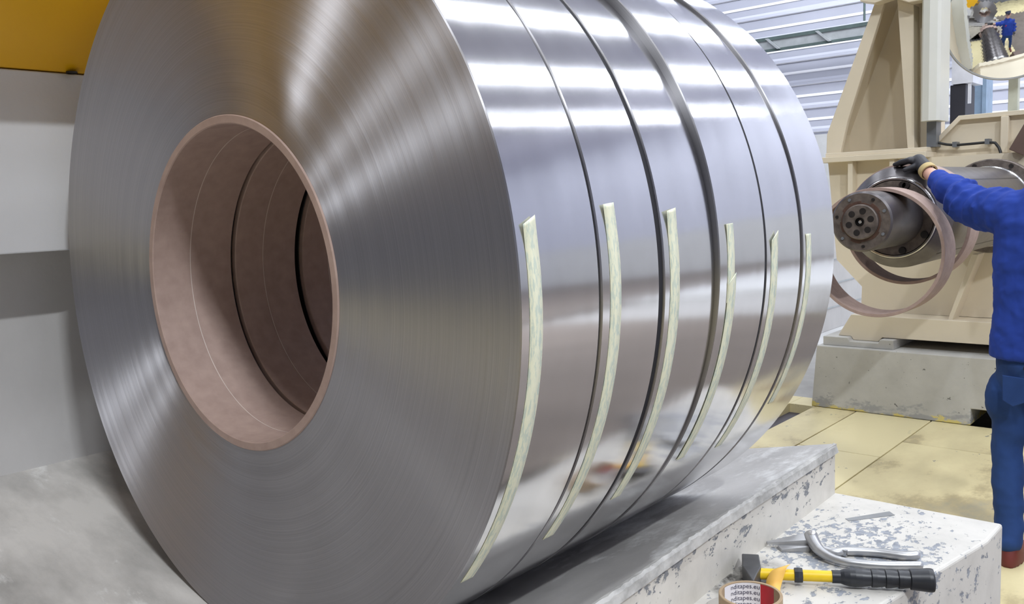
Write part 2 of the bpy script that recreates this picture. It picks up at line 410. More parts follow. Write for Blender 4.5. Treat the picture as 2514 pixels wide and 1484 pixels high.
# ------------------------------------------------------------------ left machine side (parallel to the coils)
t = thing('guarded_machine', 'white machine side with grey lower plate and yellow beam beside the coils', 'machine', (-1.0, -.5, FZ))
MB().box((-1.2, -2.6, -.60), (-.83, 1.35, .046)).build('lower_plate', MT['grey_panel'], t)
MB().box((-1.2, -2.6, .050), (-.665, 1.30, .416)).build('upper_plate', MT['white_panel'], t, bevel=.003)
MB().prism([(-.655, .418), (-.33, .595), (-.33, .95), (-1.2, .95), (-1.2, .418)], -2.6, 1.10).build('yellow_beam', MT['yellow'], t, bevel=.004)
MB().prism([(-1.2, 1.12), (-.005, 1.12), (-.125, 1.34), (-.175, 1.62), (-1.2, 1.75)], -.52, -.30).build('shadow_blocker', MT['blocker'], t, bevel=.004)  # unseen blocker, added to cast the shadow edge on the coil face
MB().box((-1.19, -.50, .945), (-.98, -.32, 1.13)).build('blocker_post', MT['blocker'], t)  # support for the added shadow blocker
hb = MB(); hb.lathe([(.0, 0), (.011, 0), (.011, .004)], (-.648, .060, .4175), axis=(0, 0, -1), n=20); hb.build('bolt_hole', MT['black_steel'], t)

# ------------------------------------------------------------------ saddle that carries the coils
A12 = math.radians(12); CX = .6 * math.sin(A12); CZ = -.6 * math.cos(A12); TA = math.tan(A12)
pz = lambda x: CZ + TA * (abs(x) - CX)
t = thing('coil_saddle', 'white chipped saddle with sloping grey liner plates under the coils', 'saddle', (0, 0, FZ))
def edge_x(y): return .445 + (0 if y > .76 else (.76 - y) * .06) + (.011 if y < .8 else .011 * (1.385 - y) / .585)
ys = [1.385, .76, .3, -.4, -2.4]
def strip(name, mat, fx0, fx1, fz0, fz1, ys=ys, bev=0):
    m = MB()
    for ya, yb in zip(ys[1:], ys[:-1]):
        lo = [(fx0(ya), ya, fz0(fx0(ya))), (fx1(ya), ya, fz0(fx1(ya))), (fx1(yb), yb, fz0(fx1(yb))), (fx0(yb), yb, fz0(fx0(yb)))]
        hi = [(fx0(ya), ya, fz1(fx0(ya))), (fx1(ya), ya, fz1(fx1(ya))), (fx1(yb), yb, fz1(fx1(yb))), (fx0(yb), yb, fz1(fx0(yb)))]
        m.hexa(lo, hi)
    return m.build(name, mat, t)
th = .024
strip('liner_plate', MT['liner'], lambda y: .02, lambda y: edge_x(y) - .004, lambda x: pz(x) - th, lambda x: pz(x))
# ragged steel edge of the liner, its own rough geometry
m = MB(); N = 150
prev = None; rnd = random.Random(3)
vv = []; ff = []
for i in range(N + 1):
    y = -.6 + (1.387 + .6) * i / N; x = edge_x(y); j = rnd.uniform(-.0025, .0012); k = rnd.uniform(-.003, .0015)
    if i > N - 5: j -= .006 * (i - N + 5) / 5; k -= .002
    vv += [(x - .012, y, pz(x - .012) + .0006), (x - .0035 + j, y, pz(x) + .0012 + k * .5), (x + j * .6, y, pz(x) - .004 + k), (x + .001, y, pz(x) - th + .001), (x - .012, y, pz(x) - th)]
for i in range(N):
    for q in range(4): a = i * 5 + q; ff.append((a, a + 5, a + 6, a + 1))
m.add(vv, ff); m.add(vv[-5:], [(0, 1, 2, 3, 4)]); m.build('liner_edge', MT['liner_edge'], t)
strip('left_liner_plate', MT['left_liner'], lambda y: -.83, lambda y: -.03, lambda x: pz(x) - th, lambda x: pz(x))
m = MB()
for ya, yb in zip(ys[1:], ys[:-1]):
    xa, xb = edge_x(ya) - .008, edge_x(yb) - .008
    bot = [(-.83, ya, FZ), (xa, ya, FZ), (xb, yb, FZ), (-.83, yb, FZ)]
    m.hexa(bot, [(-.01, ya, pz(0) - .09), (xa, ya, pz(xa) - th - .003), (xb, yb, pz(xb) - th - .003), (-.01, yb, pz(0) - .09)])
    m.hexa([(-.83, ya, FZ), (-.01, ya, FZ), (-.01, yb, FZ), (-.83, yb, FZ)], [(-.83, ya, pz(.83) - th - .003), (-.01, ya, pz(0) - .09), (-.01, yb, pz(0) - .09), (-.83, yb, pz(.83) - th - .003)])
o = m.build('saddle_body', MT['chip_side'], t)

# the low bench block bolted to the saddle's side, tools lie on it
BZ = -.65
t = thing('tool_bench', 'white chipped bench block beside the saddle with tools on it', 'bench', (.45, .80, BZ))
# chipped top: local coordinates start at the bench's inner corner
v = tb; 
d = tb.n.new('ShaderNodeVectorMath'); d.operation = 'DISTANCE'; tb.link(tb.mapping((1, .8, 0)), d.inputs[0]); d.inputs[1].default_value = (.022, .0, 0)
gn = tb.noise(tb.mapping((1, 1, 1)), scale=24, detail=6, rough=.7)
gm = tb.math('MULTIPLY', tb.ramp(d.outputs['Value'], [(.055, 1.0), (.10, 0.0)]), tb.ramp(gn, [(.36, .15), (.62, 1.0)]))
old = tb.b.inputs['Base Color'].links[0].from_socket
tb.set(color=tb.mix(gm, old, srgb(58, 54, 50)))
m = MB()
prof = [(.40, -2.0, .60), (.40, .40, .66), (.40, .842, .735), (.40, 1.27, .812), (.40, 1.395, .815)]
for (xa, ya, xb), (xc, yc, xd) in zip(prof[:-1], prof[1:]):
    m.hexa([(xa, ya, FZ), (xb, ya, FZ), (xd, yc, FZ), (xc, yc, FZ)], [(xa, ya, BZ), (xb, ya, BZ), (xd, yc, BZ), (xc, yc, BZ)])
import bmesh
o = m.build('block', tb.m, t)
bm = bmesh.new(); bm.from_mesh(o.data); bmesh.ops.remove_doubles(bm, verts=bm.verts, dist=1e-5)
inner = [f for f in bm.faces if all(any(g2 is not f and set(g2.verts) == set(f.verts) for g2 in bm.faces) for _ in (0,))]
bmesh.ops.delete(bm, geom=inner, context='FACES'); bmesh.ops.recalc_face_normals(bm, faces=bm.faces); bm.to_mesh(o.data); bm.free()
b = o.modifiers.new('bevel', 'BEVEL'); b.width = .007; b.segments = 3; b.limit_method = 'ANGLE'

# ------------------------------------------------------------------ the six coils
R0 = .600; RI = .2675
spans = [(.000, .157), (.1625, .3025), (.3175, .4635), (.4670, .6265), (.6400, .7800), (.7850, .934)]
radii = [.600, .6000, .5995, .6072, .6035, .6065]
tape_th = [(9.5, -39.0), (10.5, -38.3), (9.4, -36.1), (5.8, -33.4), (4.3, -35.6), (2.8, -29.2)]
words = ['slit steel coil whose broad wound face is showing, first of the six', 'slit steel coil second from the wound face, before the widest black gap', 'slit steel coil third from the wound face, just behind the widest black gap',
         'slit steel coil fourth from the wound face, its tape made of two overlapping pieces', 'slit steel coil fifth from the wound face, last but one before the mandrel', 'slit steel coil at the far end of the row, closest to the mandrel nose']
def make_coil(i):
    y0, y1 = spans[i]; R = radii[i]
    zc = 0.0
    t = thing('steel_coil', words[i], 'coil', (0, (y0 + y1) / 2, zc), 'slit steel coils on the saddle')
    zoff = (R - R0) * 1.0225   # a slightly larger coil still rests in the same vee
    c = (0, 0, zoff)
    m = MB(); n = 300; bv = .0016
    m.lathe([(RI, y0), (R - bv, y0)], c, n=n, mi=0); m.lathe([(R - bv, y0), (R, y0 + bv)], c, n=n, mi=0)
    m.lathe([(R, y0 + bv), (R, y1 - bv)], c, n=n, mi=1)
    m.lathe([(R, y1 - bv), (R - bv, y1)], c, n=n, mi=0); m.lathe([(R - bv, y1), (RI, y1)], c, n=n, mi=0)
    m.build('wound_strip', [MT['face'], MT['outer']], t)
    m = MB(); ci = .2535; a, b_ = (y0 - .0025 if i == 0 else y0), y1 - .0035
    m.lathe([(ci + .0015, a), (RI - .0015, a)], c, n=160); m.lathe([(RI - .0015, a), (RI, a + .0015), (RI, y0 + .004)], c, n=160)
    m.lathe([(RI, b_), (ci + .0015, b_)], c, n=160); m.lathe([(ci + .0015, b_), (ci, b_ - .0015), (ci, a + .0015), (ci + .0015, a)], c, n=160)
    cr = m.build('core_ring', MT['core'], t)
    ym = (y0 + y1) / 2 - .01
    MB().lathe([(ci - .0003, ym), (ci - .0005, ym + .0008), (ci - .0003, ym + .0016)], c, n=160).build('joint_line', MT['scribe'], cr)
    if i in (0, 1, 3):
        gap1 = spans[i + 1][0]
        MB().lathe([(RI, y1 + .0004), (R - .0035, y1 + .0004), (R - .0035, gap1 - .0004), (RI, gap1 - .0004)], c, n=200).build('gap_shade_ring', MT['gap_shade'], t)  # black ring added so the open gap between coils stays dark
    # masking tape: sticks to the wrap, its upper end lifts and curls
    def tape(name, ya, yb, top, bot, lift, cut, topskew=0.0, base=.0006):
        L = (top - bot) * PI / 180 * R; n = 90; v = []; f = []
        rr = random.Random(i * 11 + 3)
        for k in range(n + 1):
            s = L * k / n
            for e, (y, sk) in enumerate(((ya, 0), (yb, topskew))):
                ss = s + (cut if e == 0 else 0) * max(0, 1 - k / 6)
                ang = math.radians(top) - ss / R + (math.radians(.15) * sk if k < 4 else 0)
                u = max(0, 1 - ss / .05)
                rad = R + base + lift * u * u * (1.05 if e == 0 else .8)
                w = math.sin(s * 9 + i) * .0012
                v.append((math.cos(ang) * rad, y + w - .010 * u * u * (lift > 0) * (.2), zoff + math.sin(ang) * rad))
        for k in range(n): f.append((2 * k, 2 * k + 1, 2 * k + 3, 2 * k + 2))
        o = MB().add(v, f, True).build(name, MT['tape'], t)
        so = o.modifiers.new('thickness', 'SOLIDIFY'); so.thickness = .0003; so.offset = 1
        return o
    top, bot = tape_th[i]; w = [.024, .025, .026, .025, .026, .022][i]; g0 = [.0145, .0175, .0150, .0265, .0185, .0150][i]
    cut = [.010, .002, .004, .001, .016, .0][i]; lift = [.0045, .003, .0045, .0015, .0045, .0005][i]
    if i != 3:
        tape('masking_tape', y0 + g0, y0 + g0 + w, top, bot, lift, cut)
    else:
        tape('masking_tape', y0 + g0, y0 + g0 + w * .92, top, -6.0, lift, cut)
        tape('masking_tape', y0 + g0 + .001, y0 + g0 + w + .002, -1.6, bot, .001, .016, 0, .0012)
    return t
coils = [make_coil(i) for i in range(6)]

# ------------------------------------------------------------------ pedestal and cream stand behind
t = thing('concrete_pedestal', 'pale grey concrete pedestal under the cream machine stand', 'pedestal', (0, 5.6, FZ))
MB().prism([(-1.02, FZ), (-.065, FZ), (-.065, -1.20), (.16, -1.20), (.16, FZ), (1.9, FZ), (1.9, -.893), (-.985, -.893)], 4.80, 7.0).build('pedestal_block', MT['pedestal'], t, bevel=.006)
MB().prism([(-.958, -.893), (-.517, -.893), (-.517, -.834), (-.60, -.834), (-.61, -.858), (-.787, -.858), (-.80, -.835), (-.958, -.835)], 4.84, 6.9).build('grout_pad', MT['pedestal'], t, bevel=.004)
MB().box((1.2, 4.84, -.893), (1.7, 6.9, -.834)).build('grout_pad', MT['pedestal'], t, bevel=.004)

t = thing('machine_stand', 'cream welded machine stand with tall slanted column on the concrete pedestal', 'machine', (-.4, 5.5, -.86))
MB().prism([(-.800, -.693), (1.65, -.705), (1.65, -.83), (-.605, -.83), (-.63, -.857), (-.785, -.857), (-.80, -.8345), (-.882, -.834), (-.872, -.815)], 4.90, 6.6).build('base_beam', MT['cream'], t, bevel=.004)
MB().prism([(-.80, -.694), (-.795, -.53), (-.962, -.355), (-1.02, .283), (.9, .283), (.9, -.694)], 5.08, 6.4).build('front_plate', MT['cream'], t)
MB().prism([(-.232, -.70), (-.208, -.70), (-.07, -.30), (-.105, -.30)], 4.93, 5.08).build('slanted_rib', MT['cream'], t, bevel=.003)
MB().prism([(.60, -.70), (.63, -.70), (.50, -.30), (.465, -.30)], 4.93, 5.08).build('slanted_rib', MT['cream'], t, bevel=.003)
MB().box((-1.052, 4.98, .283), (-.385, 5.9, .318)).build('lower_flange', MT['cream'], t, bevel=.003)
MB().box((-1.015, 5.02, .319), (-.39, 5.85, .345)).build('upper_flange', MT['cream'], t, bevel=.003)
for x in (-.862, -.604):
    MB().box((x, 5.0, .03), (x + .03, 5.08, .283)).build('stiffener', MT['cream'], t, bevel=.002)
# column: a slanted edge flange, a recessed web, a tapering rib, a right-hand cheek
kx = lambda z: -1.037 + (z - .473) * .382
ki = lambda z: -.903 + (z - .541) * .318
Z2 = 1.9
MB().prism([(-1.042, .345), (-.948, .345), (ki(.541), .541), (ki(Z2), Z2), (kx(Z2), Z2), (-1.037, .473)], 5.10, 5.14).build('slanted_flange', MT['cream'], t, bevel=.004)
MB().prism([(-1.030, .345), (-1.012, .345), (-1.012, .473), (kx(Z2) + .025, Z2), (kx(Z2) + .005, Z2), (-1.030, .473)], 5.14, 5.75).build('side_plate', MT['cream'], t)
MB().prism([(-1.02, .345), (-.41, .345), (-.41, Z2), (kx(Z2) + .01, Z2), (-1.02, .48)], 5.44, 5.47).build('web_plate', MT['cream'], t)
MB().prism([(-.527, .345), (-.487, .345), (-.500, 1.215), (-.598, 1.262)], 5.10, 5.44).build('tapered_rib', MT['cream'], t, bevel=.003)
MB().box((-.500, 5.20, .345), (-.41, 5.44, 1.5)).build('cheek_plate', MT['cream'], t, bevel=.003)
MB().prism([(-.79, 1.27), (-.70, 1.245), (-.60, 1.262), (-.50, 1.215), (-.43, 1.215), (-.43, 1.6), (-.79, 1.6)], 5.00, 5.10).build('top_bar', MT['cream'], t, bevel=.004)
m = MB(); mm = [(-.430, 5.22), (-.430, 5.03), (-.415, 5.005), (-.375, 4.99), (-.335, 5.005), (-.322, 5.03), (-.322, 5.22)]
n = len(mm); m.add([(x, y, .500) for x, y in mm] + [(x, y, 1.9) for x, y in mm], [tuple(range(n))[::-1], tuple(range(n, 2 * n))] + [((i + 1) % n, i, i + n, (i + 1) % n + n)[::-1] for i in range(n)])
recalc(m.build('white_cover', MT['cream_white'], t))
MB().box((-.415, 5.10, .346), (-.36, 5.2, .5)).build('cover_foot', MT['grey_pipe'], t)

t = thing('drive_housing', 'cream drive housing with chamfered corner behind the mandrel', 'machine', (.4, 5.8, .0))
MB().prism([(-.47, .284), (-.245, .505), (1.2, .515), (1.2, .284)], 5.20, 6.5).build('front_plate', MT['cream'], t)
m = MB(); m.prism([(-.485, .286), (-.252, .526), (1.21, .536), (1.21, .508), (-.241, .499), (-.450, .286)], 5.165, 5.22); m.build('edge_lip', MT['cream'], t, bevel=.002)
MB().box((-.018, 5.15, .286), (.022, 5.20, .499)).build('stiffener', MT['cream'], t, bevel=.003)
MB().prism([(.055, .30), (.13, .26), (.22, .46), (.14, .46)], 5.02, 5.14).build('brown_arm', MT['brown'], t, bevel=.003)
MB().tube([(-.475, 5.10, .23), (-.458, 5.10, .27), (-.40, 5.12, .35), (-.369, 5.145, .372), (-.31, 5.15, .356), (-.264, 5.15, .349), (-.17, 5.15, .351), (-.085, 5.15, .354), (-.045, 5.15, .348), (-.02, 5.13, .318), (-.008, 5.12, .29), (-.006, 5.11, .25)], .0085, 8).build('cable', MT['cable'], t)
for x, z in ((-.264, .349), (-.085, .354)): MB().box((x - .012, 5.13, z - .012), (x + .012, 5.2, z + .02)).build('cable_clip', MT['grey_pipe'], t)

# ------------------------------------------------------------------ mandrel (same axis as the coils)
MZ = -.02
t = thing('mandrel', 'dark steel mandrel with bolted nose sticking out of the cream machine', 'mandrel', (0, 3.9, MZ))
c = (0, 0, MZ)
m = MB(); m.lathe([(.22, 3.262), (.22, 4.86)], c, n=96); m.lathe([(.0, 3.24), (.198, 3.24)], c, n=96)
body = m.build('mandrel_body', MT['mandrel'], t)
MB().lathe([(.160, 3.195), (.172, 3.195), (.178, 3.200), (.220, 3.262)], c, n=96).build('shoulder', MT['mandrel'], t)
MB().lathe([(.163, 3.193), (.170, 3.191), (.174, 3.197)], c, n=96).build('bright_edge', MT['bright_edge'], t)
MB().lathe([(.0, 3.195), (.165, 3.195)], c, n=64).build('shoulder_face', MT['dirty_steel'], t)
m = MB(); m.lathe([(.112, 2.80), (.120, 2.808), (.120, 3.20)], c, n=72); m.build('nose', MT['mandrel'], t)
MB().lathe([(.070, 2.80), (.113, 2.80)], c, n=72).build('nose_face', MT['dirty_steel'], t)
m = MB()
for k in range(12):
    a0 = 2 * PI * k / 12; wob = [.0, .006, -.003, .004, .008, .0, .005, -.002, .007, .001, .004, -.002][k]
    m.lathe([(.066, 2.7985), (.078 + wob, 2.7985), (.079 + wob, 2.801)], c, n=6, a0=a0, a1=a0 + PI / 6)
m.build('grease_ring', MT['rust'], t)
cp = MB(); cp.lathe([(.018, 2.783), (.066, 2.783), (.070, 2.787), (.070, 2.80)], c, n=60); cap_ = cp.build('cap_plate', MT['dirty_steel'], t)
MB().lathe([(.021, 2.782), (.021, 2.80)], c, n=30).build('centre_bore', MT['black_steel'], cap_)
MB().lathe([(.0, 2.798), (.021, 2.798)], c, n=30).build('bore_bottom', MT['black_steel'], cap_)
MB().lathe([(0, 2.786), (.0065, 2.788), (.007, 2.798)], c, n=20).build('grease_nipple', MT['bright_edge'], cap_)
for k in range(6):
    a = math.radians(15 + 60 * k); q = (.044 * math.cos(a), 0, MZ + .044 * math.sin(a))
    MB().lathe([(0, 2.7818), (.0125, 2.7818), (.013, 2.7835)], q, n=18).build('socket_screw', MT['black_steel'], cap_)
for k, a in enumerate((25, 62, 118, 168, 222, 275, 330)):
    a = math.radians(a); q = (.098 * math.cos(a), 0, MZ + .098 * math.sin(a))
    MB().lathe([(0, 2.7955), (.006, 2.7955), (.0065, 2.80)], q, n=14).build('bolt', MT['black_steel'] if k % 2 else MT['grey_pipe'], t)
for a in (70, 75.5, -30, -75, 200):
    a = math.radians(a); q = (.145 * math.cos(a), 0, MZ + .145 * math.sin(a))
    MB().lathe([(0, 3.183), (.014, 3.183), (.016, 3.195)], q, n=16).build('bolt', MT['black_steel'], t)
def on_body(a, y, r=.2202): a = math.radians(a); return (r * math.cos(a), y, MZ + r * math.sin(a))
for a in (44, 134, 224, 314):
    m = MB(); m.add([on_body(a - 1.1, 3.27), on_body(a + 1.1, 3.27), on_body(a + 1.1, 4.80), on_body(a - 1.1, 4.80)], [(0, 3, 2, 1)]); m.build('segment_slot', MT['black_steel'], t)
MB().lathe([(.2205, 4.76), (.226, 4.77), (.226, 4.86)], c, n=72).build('end_collar', MT['bright_edge'], t)
m = MB(); m.lathe([(.21, 4.86), (.262, 4.86), (.268, 4.868), (.268, 4.92)], c, n=80); dk = m.build('backing_disc', MT['dirty_steel'], t)
MB().lathe([(.15, 4.92), (.15, 5.079)], c, n=48).build('shaft', MT['mandrel'], t)
for k in range(8):
    a = math.radians(20 + 45 * k); MB().lathe([(0, 4.848), (.012, 4.848), (.012, 4.861)], (.245 * math.cos(a), 0, MZ + .245 * math.sin(a)), n=14).build('bolt', MT['black_steel'], t)

def core(label, y0, y1, cz, cx=0, tilt=0):
    t = thing('fibre_core', label, 'core ring', (cx, (y0 + y1) / 2, cz), 'loose fibre cores hung on the mandrel')
    m = MB(); ri, ro = .2545, .268
    m.lathe([(ri + .001, y0), (ro - .001, y0), (ro, y0 + .001), (ro, y1 - .001), (ro - .001, y1), (ri + .001, y1), (ri, y1 - .001), (ri, y0 + .001), (ri + .001, y0)], (cx, 0, cz), n=120)
    rg = m.build('ring', MT['core'], t)
    return t
core('Beige fibre core ring hanging from the mandrel nose, its open front towards the coils', 2.965, 3.115, -.155)
core('Beige fibre core ring hanging farther back around the dark mandrel body', 3.345, 3.495, MZ - .0345)

# ------------------------------------------------------------------ round convex mirror
t = thing('convex_mirror', 'round convex mirror on a pale post above the cream housing', 'mirror', (-.05, 5.55, .536))
mc = Vector((-.060, 5.50, 1.105)); mn = Vector((.2337, -.9372, -.2588)).normalized()
MR = .355; RC = 1.25
prof = []
for k in range(25):
    r = MR * k / 24; prof.append((r, -(math.sqrt(RC * RC - r * r) - math.sqrt(RC * RC - MR * MR)) * -1))
MB().lathe(prof, mc, axis=mn, n=96).build('mirror_glass', MT['mirror'], t)
MB().lathe([(MR - .001, .001), (MR + .006, .006), (MR + .013, 0), (MR + .012, -.02), (MR - .06, -.05), (.0, -.06)], mc, axis=mn, n=96).build('rim', MT['rim'], t)
MB().box((-.098, 5.70, .536), (-.042, 5.76, 1.25)).build('post', MT['post'], t, bevel=.004)
MB().box((-.04, 5.60, .536), (.04, 5.70, .556)).build('foot', MT['black_steel'], t)

# ------------------------------------------------------------------ things behind, between stand and mirror
t = thing('control_cabinet', 'dark cabinet below a pale sheet, hung behind the cream column', 'cabinet', (-.85, 7.6, .64))
MB().box((-.915, 7.5, .62), (-.795, 7.8, .945)).build('dark_box', MT['dark_box'], t, bevel=.004)
MB().box((-.90, 7.48, .95), (-.735, 7.8, 1.7)).build('pale_sheet', MT['white_door'], t)
MB().box((-.775, 7.49, .78), (-.750, 7.5, .95)).build('sheet_strip', MT['white_door'], t)
t = thing('conduit', 'grey vertical conduit with black hoses right of the white column cover', 'pipe', (-.97, 7.4, -.9))
MB().tube([(-.955, 7.4, -.9), (-.955, 7.4, 2.2)], .030, 12).build('pipe_run', MT['grey_pipe'], t)
MB().tube([(-.985, 7.36, -.9), (-.99, 7.36, .5), (-.97, 7.36, .9), (-.985, 7.36, 2.2)], .016, 8).build('hose', MT['cable'], t)
MB().tube([(-.94, 7.34, .45), (-.86, 7.34, .60), (-.74, 7.34, .66)], .012, 8).build('hose', MT['cable'], t)
t = thing('steel_post', 'blue grey steel post in front of the ribbed wall below the mirror', 'post', (-1.15, 10, FZ))
MB().box((-1.36, 10, FZ), (-1.24, 10.2, 5.5)).build('post_web', MT['blue_post'], t)
MB().box((-1.40, 9.96, FZ), (-1.36, 10.24, 5.5)).build('post_flange', MT['blue_post'], t)
MB().box((-1.24, 9.96, FZ), (-1.20, 10.24, 5.5)).build('post_flange', MT['blue_post'], t)

# ------------------------------------------------------------------ tools on the bench
h = Vector((.882, .471, 0)).normalized(); q = Vector((-h.y, h.x, 0)); ZV = Vector((0, 0, 1))
hc = Vector((.4995, .788, BZ))
def fr(a, b, z): return hc + h * a + q * b + ZV * z
t = thing('hammer', 'hammer with dark head, yellow handle and black ribbed grip on the white bench', 'hammer', tuple(hc))
m = MB(); w = .0168; H = .034
sec = [(.062, w * .86, .003, H - .003), (.058, w, .0005, H), (-.004, w * 1.06, .0005, H), (-.030, w * .62, .001, H - .001), (-.064, .0022, .002, H - .002)]
v = []
for b_, ww, z0, z1 in sec: v += [fr(-ww, b_, z0), fr(ww, b_, z0), fr(ww, b_, z1), fr(-ww, b_, z1)]
f = [(0, 1, 2, 3), (19, 18, 17, 16)] + [(4 * i + k, 4 * i + 4 + k, 4 * i + 4 + (k + 1) % 4, 4 * i + (k + 1) % 4) for i in range(4) for k in range(4)]
m.add(v, f); recalc(m.build('head', MT['hammer_head'], t, bevel=.0022))
m = MB(); v = [fr(-.0034, -.062, .004), fr(.0034, -.062, .004), fr(.0034, -.062, H - .004), fr(-.0034, -.062, H - .004), fr(-.0012, -.0655, .004), fr(.0012, -.0655, .004), fr(.0012, -.0655, H - .004), fr(-.0012, -.0655, H - .004)]
m.add(v, [(0, 1, 2, 3), (4, 7, 6, 5), (0, 4, 5, 1), (1, 5, 6, 2), (2, 6, 7, 3), (3, 7, 4, 0)]); recalc(m.build('peen_edge', MT['peen'], t))
g0 = fr(.146, .002, .0205); HD = (fr(.33, .002, .0225) - fr(.0, .0, .018)).normalized()
hs = fr(.014, .0, .018)
MB().tube([hs, hs + HD * .15], .0108, 20, squash=1.0).build('handle', MT['handle'], t)
p0 = hs + HD * .066
MB().lathe([(.0108, 0), (.0148, .001), (.0152, .008), (.0148, .0155), (.0108, .0165)], p0, axis=HD, n=8, smooth=False).build('rubber_band', MT['rubber'], t)
gp = hs + HD * .136
prof = [(.0108, 0), (.0125, .0005), (.0125, .018), (.0150, .026), (.0172, .038), (.0178, .050), (.0172, .064), (.0152, .080), (.0148, .083), (.0175, .0845), (.0172, .095), (.0152, .111), (.0150, .1125), (.0178, .114), (.0174, .124), (.0154, .138), (.0152, .1395), (.0180, .141), (.0176, .150), (.0160, .163), (.0158, .1645), (.0190, .166), (.0205, .185), (.0222, .203), (.0222, .210), (.0212, .2135), (.0180, .2145), (0, .2145)]
prof = [(r, tt * .183 / .2145) for r, tt in prof]
MB().lathe(prof, gp, axis=HD, n=32).build('grip', MT['rubber'], t)

t = thing('tin_snips', 'bare steel tin snips lying behind the hammer on the white bench', 'snips', (.53, 1.0, BZ))
z1 = BZ + .012
def flat(pts, z0, z1, name, mat, bev=.0015):
    """outline of (x, y) with thickness from z0 to z1"""
    n = len(pts); m = MB()
    m.add([(x, y, z0) for x, y in pts] + [(x, y, z1) for x, y in pts], [tuple(range(n))[::-1], tuple(range(n, 2 * n))] + [(i, (i + 1) % n, (i + 1) % n + n, i + n) for i in range(n)])
    return recalc(m.build(name, mat, t, bevel=bev))
# jaws: one blade upright with a sloping back, one lying beneath
m = MB(); tip = Vector((.447, .966, BZ)); e1 = Vector((.525, 1.043, BZ)); e2 = Vector((.537, 1.008, BZ)); 
dj = (e1 - tip).normalized()
v = [tip + ZV * .008, tip + Vector((.005, -.004, .008)), e2 + ZV * .012, e1 + ZV * .012, tip + ZV * .014, tip + Vector((.005, -.004, .0135)), e2 + ZV * .024, e1 + ZV * .031]
m.add(v, [(3, 2, 1, 0), (4, 5, 6, 7), (0, 1, 5, 4), (1, 2, 6, 5), (2, 3, 7, 6), (3, 0, 4, 7)]); recalc(m.build('blade', MT['snips'], t, bevel=.0012))
m = MB(); v = [Vector((.470, .972, BZ + .0)), Vector((.485, .960, BZ + .0)), Vector((.533, .992, BZ + .0)), Vector((.528, 1.012, BZ)), Vector((.470, .972, BZ + .009)), Vector((.485, .960, BZ + .006)), Vector((.533, .992, BZ + .013)), Vector((.528, 1.012, BZ + .014))]
m.add(v, [(3, 2, 1, 0), (4, 5, 6, 7), (0, 1, 5, 4), (1, 2, 6, 5), (2, 3, 7, 6), (3, 0, 4, 7)]); recalc(m.build('blade', MT['snips'], t, bevel=.0012))
def smoothpath(P, n=6):
    P = [Vector(p) for p in P]; out = []
    for i in range(len(P) - 1):
        a = P[max(i - 1, 0)]; b = P[i]; c = P[i + 1]; d = P[min(i + 2, len(P) - 1)]
        for k in range(n):
            u = k / n; out.append(.5 * ((2 * b) + (c - a) * u + (2 * a - 5 * b + 4 * c - d) * u * u + (3 * b - a - 3 * c + d) * u ** 3))
    return out + [P[-1]]
pa = smoothpath([(.520, 1.030, BZ + .022), (.536, 1.004, BZ + .022), (.560, .978, BZ + .016), (.592, .962, BZ + .0125), (.626, .962, BZ + .0115), (.676, .983, BZ + .011), (.720, 1.012, BZ + .011), (.748, 1.030, BZ + .012)])
n = len(pa); rs = [.0155 - .0065 * min(1, i / (n * .45)) for i in range(n)]; rs[-1] = .006; rs[0] = .013
MB().tube(pa, rs, 14, squash=.95).build('handle', MT['snips'], t)
pb = smoothpath([(.530, 1.010, BZ + .012), (.556, .998, BZ + .0105), (.585, 1.000, BZ + .010), (.604, 1.022, BZ + .010), (.652, 1.047, BZ + .010), (.702, 1.062, BZ + .010), (.727, 1.082, BZ + .011)])
n = len(pb); rs = [.0095] * n; rs[-1] = .006
MB().tube(pb, rs, 12, squash=.95).build('handle', MT['snips'], t)
pv = Vector((.529, 1.015, BZ + .035)); 
MB().lathe([(0, .008), (.006, .0075), (.008, .005), (.0085, .0)], pv + Vector((0, 0, -.003)), axis=Vector((.25, -.45, .85)), n=18).build('pivot_bolt', MT['bright_edge'], t)
MB().box((.596, 1.004, BZ + .004), (.606, 1.012, BZ + .017)).build('stop_lug', MT['bright_edge'], t)

# nearly used tape roll at the lower edge, printing inside its core
u = Vector((-.436, .900, 0)).normalized(); rx = Vector((u.y, -u.x, 0))
RC_ = Vector((.5665, .645, BZ)); RO, RN = .056, .0505; HT = .048
t = thing('tape_roll', 'nearly empty tape roll with white and red printed core, nearest the hammer head', 'tape roll', tuple(RC_))
MB().lathe([(RO, 0), (RO, HT - .001), (RO - .001, HT), (RN + .0005, HT), (RN, HT - .0005), (RN, 0), (RO, 0)], RC_, axis='Z', n=72).build('roll_body', MT['rollpaper'], t)
a_mid = math.atan2(u.x, u.y)   # lathe axis 'Z' starts at +Y and turns towards +X
def arc_label(name, mat, a0, a1):
    MB().lathe([(RN - .0003, .002), (RN - .0003, HT - .002)], RC_, axis='Z', n=24, a0=a_mid + a0, a1=a_mid + a1).build(name, mat, t)
arc_label('white_label', MT['white_print'], -1.15, .36); arc_label('red_label', MT['red_print'], .36, .95)
fc = bpy.data.curves.new('print', 'FONT'); fc.body = 'nditapes.eu'; fc.size = .0125; fc.resolution_u = 3
fo = bpy.data.objects.new('print', fc); COL.objects.link(fo)
bpy.context.view_layer.update()
dg = bpy.context.evaluated_depsgraph_get(); tm = bpy.data.meshes.new_from_object(fo.evaluated_get(dg)); bpy.data.objects.remove(fo)
wid = max(v.co.x for v in tm.vertices)
tv = [v.co.copy() for v in tm.vertices]; tf = [tuple(p.vertices) for p in tm.polygons]
